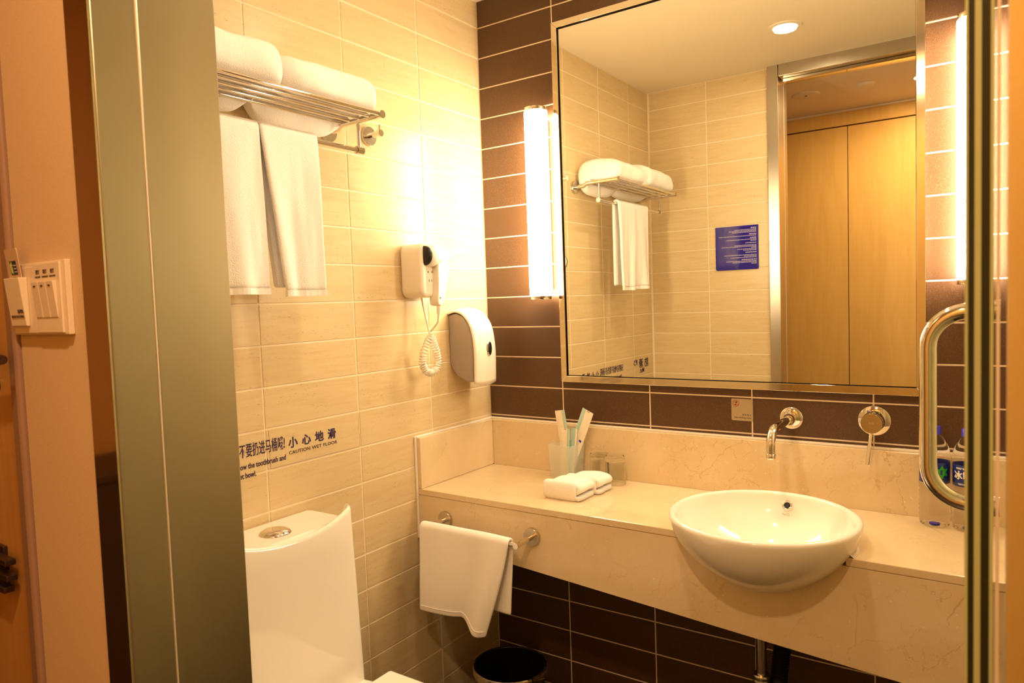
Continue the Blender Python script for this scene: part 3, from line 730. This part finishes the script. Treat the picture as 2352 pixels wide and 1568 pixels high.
# crowned cover: rows across y
cv = []; cf = []; NY = 14; n = len(oi)
for a in range(NY+1):
    s = a/NY*2-1; yy = (y0+y1)/2+s*(y1-y0)/2*(1)
    crown = 1-abs(s)**3
    for j in range(n):
        d = (oi[j]-ii[j]); base = ii[j]+d*.55
        pt = base+d*.45*crown+Vector((d.x, d.y)).normalized()*.006*crown*min(1, j/8)
        low = -.006*math.cos(s*PI)*(1 if j == n-1 else 0)
        cv.append((pt.x, yy, pt.y+low*.4))
for a in range(NY):
    for j in range(n-1): cf.append((a*n+j, a*n+j+1, (a+1)*n+j+1, (a+1)*n+j))
co = raw('cover', cv, cf, 'wplastic', sd_, True)
so = co.modifiers.new('t', 'SOLIDIFY'); so.thickness = .005; so.offset = -1
lathe('window_rim', [(.0, .002), (.0105, .002), (.0115, .0)], (.1172, -.152, K-.060), 'chrome', sd_, 'x', 32, sy=2.0)
lathe('window', [(.0, .0035), (.007, .003), (.0095, .0015)], (.1178, -.152, K-.060), 'black', sd_, 'x', 32, sy=2.0)

# ------------------------------------------------------------------ key-card switch and light switches on the papered wall
kc = thing('card_switch_panel', 'cream double wall plate with card slot and three rockers', 'switch', (.47, YW, K+.11))
box('back_plate', (.398, .547), (YW-.0070, YW-.0002), (K+.066, K+.155), 'hplastic', kc, bev=.001)
box('left_plate', (.401, .466), (YW-.0088, YW-.0071), (K+.068, K+.150), 'hplastic', kc, bev=.0006)
rp_ = box('right_plate', (.468, .538), (YW-.0098, YW-.0071), (K+.0685, K+.1525), 'hplastic', kc, bev=.0006)
for i in range(3):
    a = .4722+i*.0195
    o = raw('rocker', [(a, YW-.0099, K+.087), (a+.0186, YW-.0099, K+.087), (a+.0186, YW-.0099, K+.1305), (a, YW-.0099, K+.1305), (a, YW-.0108, K+.087), (a+.0186, YW-.0108, K+.087), (a+.0186, YW-.0150, K+.1305), (a, YW-.0150, K+.1305)], [(0, 1, 2, 3), (4, 5, 6, 7), (0, 1, 5, 4), (1, 2, 6, 5), (2, 3, 7, 6), (3, 0, 4, 7)], 'hplastic', kc); bevel(o, .0006)
    box('indicator', (a+.0065, a+.0115), (YW-.0151, YW-.0143), (K+.1245, K+.1262), 'black', o)
    text('lettering', ('壁灯', '筒灯', '夜灯')[i], (a+.009, YW-.0100, K+.1405), .0058, '-y', 'ink2', rp_, .00005, align='CENTER', sx=.9)
    text('lettering', ('WALL LIGHT', 'DOWN LIGHT', 'NIGHT LIGHT')[i], (a+.009, YW-.0100, K+.1355), .0030, '-y', 'ink2', rp_, .00005, align='CENTER', sx=.85)
# card pocket
pk = [(.405, K+.077), (.449, K+.077), (.449, K+.1355), (.405, K+.1355)]
o = raw('card_pocket', [(.405, YW-.0089, K+.077), (.449, YW-.0089, K+.077), (.449, YW-.0089, K+.138), (.405, YW-.0089, K+.138), (.405, YW-.0130, K+.077), (.449, YW-.0130, K+.077), (.449, YW-.0190, K+.138), (.405, YW-.0190, K+.138)], [(0, 1, 2, 3), (4, 5, 6, 7), (0, 1, 5, 4), (1, 2, 6, 5), (2, 3, 7, 6), (3, 0, 4, 7)], 'hplastic', kc); bevel(o, .001)
tm = Matrix(((1, 0, 0), (0, -.098, -.995), (0, .995, -.098)))
text('lettering', '插卡取电', (.447, YW-.0152, K+.094), .0052, tm, 'ink2', o, .00006, align='RIGHT', sx=.75)
text('lettering', 'INSERT FOR POWER', (.447, YW-.0148, K+.088), .0042, tm, 'ink2', o, .00005, align='RIGHT', sx=.92)
kk_ = thing('key_card', 'pinkish key card with green and blue emblem in the wall slot', 'card', (.43, YW-.016, K+.14))
KM = Matrix.Translation((.428, YW-.0125, K+.133)) @ Matrix.Rotation(.0, 4, 'Y') @ Matrix.Rotation(.12, 4, 'X')
def kcard(o): o.data.transform(KM); return o
kcard(prism('card', rrect(-.0175, .0175, -.02, .042, .003), -.0006, .0006, 'y', 'card', kk_))
em_ = kcard(box('emblem', (-.0080, .0012), (-.0009, -.0005), (.0090, .0265), 'green', kk_))
kcard(box('emblem', (.0012, .0098), (-.0009, -.0005), (.0090, .0265), 'bluep', kk_))
kcard(tube('emblem_stroke', [(-.0062, -.0011, .023), (-.0052, -.0011, .018), (-.0046, -.0011, .012)], .0005, 'yellow', em_, 6))
kcard(tube('emblem_stroke', [(-.0032, -.0011, .025), (-.0024, -.0011, .018), (-.0022, -.0011, .0105)], .0005, 'yellow', em_, 6))
kcard(tube('emblem_stroke', [(-.0070, -.0011, .0165), (-.003, -.0011, .0185), (0, -.0011, .0215)], .0005, 'yellow', em_, 6))
for i in range(3): kcard(box('emblem_line', (.0025, .0088), (-.0011, -.0008), (.012+.004*i, .0135+.004*i), 'pale', kk_))
kcard(box('print_line', (-.005, .004), (-.0009, -.0005), (.004, .0062), 'ink2', kk_))
kcard(box('print_line', (-.009, .008), (-.0009, -.0005), (.0012, .0025), 'ink2', kk_))

# entrance door hardware (far left)
dh = thing('door_lever', 'bronze lever handle tip on the orange wood entrance door', 'handle', (.28, YW, K+.03))
lathe('rose', [(0, 0), (.026, 0), (.026, -.005), (.022, -.008), (0, -.008)], (.22, YW+.0035, K+.034), 'bronze', dh, 'y', 28)
tube('lever', [(.22, YW-.0055, K+.034), (.22, YW-.028, K+.034), (.24, YW-.032, K+.034), (.385, YW-.027, K+.035), (.404, YW-.026, K+.035)], [.009, .009, .009, .0085, .006], 'bronze', dh, 14)
lathe('cylinder', [(0, 0), (.012, 0), (.012, -.006), (0, -.006)], (.296, YW+.0035, K-.004), 'bronze', dh, 'y', 24)
db = thing('door_guard', 'dark metal door guard with three prongs on the entrance door', 'latch', (.28, YW, K-.27))
box('plate', (.23, .290), (YW-.002, YW+.0036), (K-.30, K-.235), 'bronze', db, bev=.001)
for zz, xe in ((-.252, .333), (-.273, .335), (-.292, .322)): box('prong', (.27, xe), (YW-.016, YW-.0025), (K+zz, K+zz+.0085), 'bronze', db, bev=.001)

# ------------------------------------------------------------------ toilet
to = thing('toilet', 'white one-piece toilet with curved tank against the beige wall', 'toilet', (.3, -.96, 0))
TY = -.962; hwid = .170
def grid_solid(name, nx, nz, front, back, material, parent):
    pass
# tank: cross sections (x,y) at heights, front panel rises in a smile above the lid
vs = []; fs = []; NZ = 16; zs = [.36+.01*0]
def sect(z):
    f = (z-.38)/(.80-.38); hw_ = .176+(.166-.176)*f; d_ = .160-.010*f
    out = []
    n_ = 24
    out.append((.004, -hw_+.004)); 
    for i in range(7):
        a = i/6*PI/2; out.append((d_-.022+.022*math.sin(a)-.0, -hw_+.022-.022*math.cos(a)))
    for i in range(1, 12):
        s = i/12*2-1; out.append((d_+.010*(1-s*s), s*(hw_-.022)))
    for i in range(7):
        a = PI/2-i/6*PI/2; out.append((d_-.022+.022*math.sin(a), hw_-.022+.022*math.cos(a)))
    out.append((.004, hw_-.004))
    return out
levels = [.385+(.785-.385)*i/10 for i in range(11)]
ring = []
for z in levels:
    s_ = sect(z); ring.append(len(s_))
    for x, y in s_: vs.append((x, TY+y, z))
n = ring[0]
for i in range(len(levels)-1):
    for j in range(n): fs.append((i*n+j, i*n+(j+1) % n, (i+1)*n+(j+1) % n, (i+1)*n+j))
fs += [tuple(range(n)), tuple(range((len(levels)-1)*n, len(levels)*n))]
o = raw('tank', vs, fs, 'porcelain', to); bevel(o, .006, 3); shade(o, .8)
# front panel with its top edge rising in a smile to the corners
fv = []; ff = []; NL = 36
def lip_h(s): return .797+.033*abs(s)**2.4
for i in range(NL+1):
    s = math.sin((i/NL*2-1)*PI/2)
    col = []
    h = lip_h(s)
    for q in range(12):
        z = .383+(h-.010-.383)*q/11; f = (z-.38)/.42; hw_ = .1785-.010*f
        e_ = max(0, abs(s)-.93)/.07; col.append((.1735-.010*f+.010*(1-s*s)-.014*(1-math.sqrt(max(0, 1-e_*e_))), s*hw_, z))
    xo, yo, _ = col[-1]
    for dx, z in ((-.0015, h-.004), (-.006, h), (-.011, h-.001), (-.016, h-.008), (-.024, .796+.3*(h-.797)), (-.034, .792)): col.append((xo+dx, yo, z))
    for z in (.6, .383): col.append((col[0][0]-.034, s*.1765, z))
    for x_, y_, z in col: fv.append((x_, TY+y_, z))
m_ = len(col)
for i in range(NL):
    for j in range(m_): ff.append((i*m_+j, i*m_+(j+1) % m_, (i+1)*m_+(j+1) % m_, (i+1)*m_+j))
ff += [tuple(range(m_)), tuple(range(NL*m_, NL*m_+m_))]
o = raw('tank_front', fv, ff, 'porcelain', to); shade(o, 1.0)
prism('tank_lid', [(.004, TY-.165), (.150, TY-.165), (.150, TY+.165), (.10, TY+.167), (.02, TY+.166), (.004, TY+.158)], .786, .797, 'z', 'porcelain', to, bev=.004, seg=3, smooth=True)
fb_ = lathe('flush_button', [(0, .010), (.012, .011), (.026, .008), (.034, .003), (.036, 0)], (.088, TY, .7972), 'chrome', to, seg=40)
torus('button_seam', (.088, TY, .8045), .021, .0008, (0, 0, 1), 'black', fb_)
# pedestal and bowl
def ell(z, x0, x1, hw_, sq=2.6, n_=40):
    cx = (x0+x1)/2; rx = (x1-x0)/2; out = []
    for i in range(n_):
        a = 2*PI*i/n_; c_, s_ = math.cos(a), math.sin(a)
        out.append((cx+rx*math.copysign(abs(c_)**(2/sq), c_), TY+hw_*math.copysign(abs(s_)**(2/sq), s_), z))
    return out
vs = []; fs = []
secs = [(0, .02, .60, .115, 3), (.05, .02, .59, .11, 3), (.18, .02, .60, .125, 3), (.28, .01, .66, .165, 2.8), (.36, .005, .69, .185, 2.6), (.398, .005, .70, .188, 2.6)]
for z, a, b, h, sq in secs: vs += ell(z, a, b, h, sq)
for i in range(len(secs)-1):
    for j in range(40): fs.append((i*40+j, i*40+(j+1) % 40, (i+1)*40+(j+1) % 40, (i+1)*40+j))
fs += [tuple(range(40)), tuple(range(200, 240))]
o = raw('bowl', vs, fs, 'porcelain', to); bevel(o, .008, 3); shade(o, .8)
def seat_outline(x0, x1, hw_, n_=20):
    out = [(x0, TY-hw_+.004), (x0, TY+hw_-.004), (x0+.006, TY+hw_)]
    for i in range(n_+1):
        a = PI/2-PI*i/n_; out.append((x1-.20+.20*math.cos(a), TY+hw_*math.sin(a)))
    out.append((x0+.006, TY-hw_)); return out
prism('seat', seat_outline(.245, .69, .186), .400, .412, 'z', 'porcelain', to, bev=.004, seg=3, smooth=True)
prism('seat_lid', seat_outline(.242, .695, .190), .4135, .432, 'z', 'porcelain', to, bev=.006, seg=3, smooth=True)

# ------------------------------------------------------------------ bin
bn = thing('waste_bin', 'round black waste bin with a polished steel rim', 'bin', (.25, -.287, 0))
RB = .111; ZB = K-.990
lathe('bucket', [(0, .004), (.088, .004), (.092, .0), (.104, ZB-.012), (.1045, ZB-.003), (.1025, ZB-.003), (.0895, .008), (0, .008)], (.25, -.287, 0), 'rubber', bn, seg=64)
lathe('rim', [(RB-.0055, ZB-.026), (RB-.001, ZB-.026), (RB, ZB-.020), (RB, ZB-.003), (RB-.002, ZB), (RB-.005, ZB-.001), (RB-.0055, ZB-.004)], (.25, -.287, 0), 'polsteel', bn, seg=64, closed=True)

# ------------------------------------------------------------------ waste pipe and hose under the counter
wp_ = thing('waste_pipe', 'chrome waste pipe with ribbed collar under the counter', 'pipe', (.975, -.25, .3))
rod('pipe', (.975, -.25, K-.838), (.975, -.25, K-.60), .0125, 'satin', wp_, 24)
pr_ = []
for i in range(26):
    pr_ += [(.0185, -i*.0125), (.0205, -i*.0125-.003), (.0205, -i*.0125-.008), (.0185, -i*.0125-.011)]
lathe('ribbed_sleeve', [(0, .002)]+pr_+[(0, -.33)], (.975, -.25, K-.838), 'satin', wp_, seg=28)
ho = thing('drain_hose', 'black ribbed drain hose beside the chrome waste pipe', 'hose', (1.02, -.2, .3))
hp = []
for i in range(90):
    t = i/89; y = -.20-.02*t; x = 1.034-.030*t-.01*math.sin(t*3); z = K-.66-.34*t
    hp.append((Vector((x, y, z)), .0205 if i % 2 else .0165))
tube('hose', [p for p, _ in hp], [r for _, r in hp], 'hose', ho, 20)

# ------------------------------------------------------------------ things on the counter
cp = thing('brush_cup', 'square frosted plastic cup holding wrapped toothbrushes on the counter', 'cup', (.330, -.07, CT))
def square_cup(x0, x1, y0, y1, h, taper, th):
    o_b = rrect(x0+taper, x1-taper, y0+taper, y1-taper, .006, 3); o_t = rrect(x0, x1, y0, y1, .006, 3)
    i_t = rrect(x0+th, x1-th, y0+th, y1-th, .005, 3); i_b = rrect(x0+taper+th, x1-taper-th, y0+taper+th, y1-taper-th, .005, 3)
    n_ = len(o_b); vs_ = [(a, b, 0) for a, b in o_b]+[(a, b, h) for a, b in o_t]+[(a, b, h) for a, b in i_t]+[(a, b, .004) for a, b in i_b]
    fs_ = [tuple(range(n_))]+[tuple(range(3*n_, 4*n_))]
    for q in range(3):
        for j in range(n_): fs_.append((q*n_+j, q*n_+(j+1) % n_, (q+1)*n_+(j+1) % n_, (q+1)*n_+j))
    return vs_, fs_
vs_, fs_ = square_cup(-.043, .043, -.041, .041, .106, .004, .0016)
vs_ = [tuple(Matrix.Rotation(-.12, 3, 'Z') @ Vector(v)) for v in vs_]
o = raw('cup', [(a+.335, b-.064, c_+CT+.0003) for a, b, c_ in vs_], fs_, 'frost', cp); shade(o, .6)
def packet(label, base, top, wd, wrapm, second, yaw=0, seal=True):
    t = thing('wrapped_toothbrush', label, 'toothbrush', base, 'wrapped toothbrushes in the frosted cup')
    a = Vector(base); b_ = Vector(top); d_ = (b_-a); L = d_.length; d_.normalize()
    sidev = Vector((math.cos(yaw), math.sin(yaw), 0)); sidev = (sidev-d_*sidev.dot(d_)).normalized(); nrm = sidev.cross(d_)
    def strip(nm, s0, s1, l0, l1, th, mt):
        nL = 10; vv = []; f2 = []
        for i in range(nL+1):
            l_ = l0+(l1-l0)*i/nL; q = th*(math.sin(PI*min(max((i)/nL, .0), 1))**.4*.9+.1)
            for ss, oo in ((s0, 0), ((s0+s1)/2, q), (s1, 0), ((s0+s1)/2, -q)):
                vv.append(a+d_*l_+sidev*ss+nrm*oo)
        for i in range(nL):
            for j in range(4): f2.append((i*4+j, i*4+(j+1) % 4, (i+1)*4+(j+1) % 4, (i+1)*4+j))
        f2 += [(0, 1, 2, 3), tuple(nL*4+j for j in range(4))]
        oo_ = raw(nm, vv, f2, mt, t); return oo_
    sl_ = strip('sleeve', -wd/2, wd*.18, .001, L, .0028, wrapm); strip('sleeve_stripe', wd*.18, wd/2, .001, L, .0022, second)
    if seal: strip('end_seal', -wd*.2, wd*.1, L-.004, L-.001, .0034, 'gplastic').parent = sl_
    return t
packet('wrapped toothbrush leaning left out of the frosted cup', (.338, -.052, CT+.008), (.307, -.050, K-.262), .040, 'wrap', 'wrapblue', -.15, False)
packet('wrapped toothbrush leaning right, tallest in the cup', (.330, -.062, CT+.008), (.412, -.056, K-.256), -.044, 'wrap', 'wrapblue', -.15)
packet('short upright packet at the front of the frosted cup', (.336, -.082, CT+.008), (.346, -.082, K-.311), .034, 'wrap', 'wrapblue', -.15)
packet('short aqua packet between the tall ones in the cup', (.352, -.073, CT+.008), (.371, -.071, K-.311), .024, 'wrapblue', 'wrap', -.15, False)
bp = box('blue_mark', (-.0045, .0045), (-.0002, .0002), (-.004, .004), 'capblue'); bp.data.transform(Matrix.Translation((.384, -.0625, K-.352)) @ Matrix.Rotation(.4, 4, 'Y')); 
lead = [o for o in C.objects if o.name.startswith('wrapped_toothbrush')][1]; bp.parent = lead

def tumbler(label, x, y, r, h):
    t = thing('water_glass', label, 'glass', (x, y, CT), 'upturned water glasses behind the face cloths')
    # upturned: thick base on top
    prof = [(r, 0), (r*.995, .001), (r*.94, h*.80), (r*.94, h-.004), (r*.90, h), (r*.6, h-.001), (0, h-.0012), (0, h-.013), (r*.6, h-.0135), (r*.86, h-.016), (r*.90, h*.75), (r-.0018, .001), (r-.0012, 0)]
    lathe('tumbler', prof, (x, y, CT+.0003), 'glass', t, seg=56, closed=True); return t
tumbler('clear upturned glass nearer the frosted cup', .440, -.045, .030, .080)
tumbler('clear upturned glass farther from the frosted cup', .506, -.070, .030, .084)

def face_cloth(label, x0, x1, y0, y1, h, seed):
    t = thing('face_cloth', label, 'towel', ((x0+x1)/2, (y0+y1)/2, CT), 'folded face cloths on the counter')
    th = .0062; z_ = lambda f: CT+.0008+f*h
    # rolled section in (x, z): bottom flap, left turn, top, curl back inside at the right
    path = open_cr([(x1-.003, z_(.16)), (x1-.02, z_(.15)), (x0+.03, z_(.15)), (x0+.008, z_(.20)), (x0+.002, z_(.45)), (x0+.012, z_(.76)), (x0+.035, z_(.86)), ((x0+x1)/2, z_(.87)), (x1-.022, z_(.85)), (x1-.008, z_(.74)), (x1-.006, z_(.58)), (x1-.022, z_(.47)), ((x0+x1)/2, z_(.49)), (x0+.03, z_(.50))], 4)
    vs = []; fs = []; n = len(path); NY_ = 16
    L_ = []
    for i in range(n):
        a_, b_ = path[max(i-1, 0)], path[min(i+1, n-1)]; d_ = (b_-a_).normalized(); L_.append(Vector((-d_.y, d_.x)))
    loop = [path[i]+L_[i]*th for i in range(n)]+[path[i]-L_[i]*th for i in range(n-1, -1, -1)]
    m_ = len(loop)
    for a in range(NY_+1):
        y = y0+(y1-y0)*(.5-.5*math.cos(PI*a/NY_)); d = min(y-y0, y1-y); k_ = 1-.10*max(0, (.012-d)/.012)**2
        for p in loop:
            x = (x0+x1)/2+(p.x-(x0+x1)/2)*k_; z = CT+(p.y-CT)*k_
            z += nz3((x, y, 1), 24, seed)*.004*((p.y-CT)/h); x += nz3((y, p.y, 2), 24, seed)*.004
            vs.append((x, y, max(z, CT+.0006)))
    for a in range(NY_):
        for j in range(m_): fs.append((a*m_+j, a*m_+(j+1) % m_, (a+1)*m_+(j+1) % m_, (a+1)*m_+j))
    fs += [tuple(range(m_)), tuple(range(NY_*m_, NY_*m_+m_))]
    o = raw('roll', vs, fs, 'towel', t, True)
    # front turn: closes the roll on the side facing the room
    vs = []; fs = []; nx = 18; ny = 14
    for i in range(nx+1):
        u = i/nx; x = x0-.002+(x1-.012-x0)*u; e_ = min(u, 1-u)*nx; s_ = .72+.28*min(1, math.sqrt(max(0, e_/2.2)))
        for j in range(ny+1):
            b_ = PI*j/ny; zz = h*.5-h*.49*math.cos(b_)*s_; yy = y0+.010-.014*math.sin(b_)**.55*s_
            vs.append((x+nz3((x, zz, 4), 30, seed)*.002, yy+nz3((x, zz, 3), 26, seed)*.003, CT+.001+zz))
    for i in range(nx):
        for j in range(ny): fs.append((i*(ny+1)+j, i*(ny+1)+j+1, (i+1)*(ny+1)+j+1, (i+1)*(ny+1)+j))
    o = raw('front_turn', vs, fs, 'towel', t, True)
    so = o.modifiers.new('t', 'SOLIDIFY'); so.thickness = .008; so.offset = 0
    sb = o.modifiers.new('s', 'SUBSURF'); sb.levels = 1; sb.render_levels = 1
    return t
face_cloth('folded white face cloth in front, nearest the counter edge', .395, .512, -.294, -.208, .050, 5)
face_cloth('folded white face cloth behind, beside the glasses', .418, .526, -.206, -.126, .049, 9)

def bottle(label, x, y, lab):
    t = thing('water_bottle', label, 'bottle', (x, y, CT), 'water bottles at the counter\'s right end')
    pf = [(0, .004), (.012, .003), (.024, 0), (.030, .004), (.0315, .012)]
    for i in range(7): pf += [(.0312, .018+i*.011), (.0322, .0235+i*.011)]
    pf += [(.0320, .100), (.0308, .102), (.0308, .152), (.0320, .154), (.0322, .166), (.030, .180), (.024, .197), (.014, .210), (.0125, .214), (.0125, .216)]
    lathe('shell', pf, (x, y, CT+.0003), 'pet', t, seg=44)
    lb_ = lathe('label_band', [(.0310, .1025), (.0314, .103), (.0314, .151), (.0310, .1515)], (x, y, CT+.0003), 'lblue', t, seg=44, closed=True)
    lathe('cap', [(0, .231), (.0125, .231), (.0137, .2295), (.0137, .218), (.0142, .217), (.0142, .214), (0, .214)], (x, y, CT+.0003), 'capblue', t, seg=30)
    lathe('base_tint', [(0, .0045), (.010, .004), (.010, .0055), (0, .0055)], (x, y, CT+.0003), 'capblue', t, seg=20)
    t['n_'] = 0; del t['n_']
    return t, lb_
def wrap_on(o, x, y, rad, ang):
    """bend a flat (x,z) mesh around the bottle: x -> angle"""
    for v_ in o.data.vertices:
        a = ang+v_.co.x/rad; rr_ = rad-v_.co.y
        v_.co = Vector((x+rr_*math.sin(a), y-rr_*math.cos(a), v_.co.z))
    return o
b1, l1_ = bottle('water bottle with a green star on its label, left of the two', 1.326, -.066, 0)
b2, l2_ = bottle('water bottle with white characters on its label, behind the glass door', 1.393, -.072, 1)
star = []
for i in range(12):
    r_ = .017 if i % 2 == 0 else .009; a = PI*i/6; star.append((r_*math.sin(a), K-.338+r_*math.cos(a)))
o = prism('green_star', star, -.0003, .0, 'y', 'lgreen', None); wrap_on(o, 1.326, -.066, .0316, .55); o.parent = l1_
def btext(body, sz, z, bold=0, dx=0):
    o = text('lettering', body, (dx, -.0002, z), sz, '-y', 'lwhite', None, bold, align='CENTER'); wrap_on(o, 1.393, -.072, .0316, -.35); o.parent = l2_
btext('冰露', .0200, K-.3465, .0006); btext('饮用矿物质水', .0048, K-.3255, .0001); btext('饮用天然水', .0040, K-.3605, .0001)

# ------------------------------------------------------------------ glass door, opened into the room, seen edge on
gd = thing('glass_door', 'clear glass door standing open edge-on at the right', 'door', (1.444, -1.44, 0))
GX0, GX1 = 1.4372, 1.4492
box('pane', (GX0, GX1), (-1.426, -.735), (.012, 2.20), 'doorglass', gd)
for a, b, mt in ((1.4352, 1.4369, 'edgegreen'), (1.4371, 1.4402, 'edgedark'), (1.4402, 1.4436, 'edgegreen'), (1.4436, 1.4482, 'edgedark'), (1.4482, 1.4500, 'edgegreen')):
    box('edge_strip', (a, b), (-1.442, -1.4275), (.012, H-.07), mt, gd)
box('hinge_profile', (1.4513, 1.4532), (-1.440, -1.422), (.012, H-.07), 'hplastic', gd)
HY = -.812; hx0 = 1.3685; zt, zb = K+.0385, K-.2015; rb = .05
zt = K+.052; zb = K-.214
pth = [(1.4365, HY, zt)]
for i in range(11):
    a = PI/2*i/10; pth.append((hx0+rb-rb*math.sin(a), HY, zt-rb+rb*math.cos(a)))
for i in range(11):
    a = PI/2*i/10; pth.append((hx0+rb-rb*math.cos(a), HY, zb+rb-rb*math.sin(a)))
pth.append((1.4365, HY, zb))
hdl = tube('pull_handle', pth, .0112, 'chrome', gd, 24)
for z in (zt, zb):
    lathe('handle_rose', [(0, 0), (.014, 0), (.014, .003), (.004, .0035), (.003, .002), (0, .002)], (1.4496, HY, z), 'chrome', hdl, 'x', 24)

kids_fix()
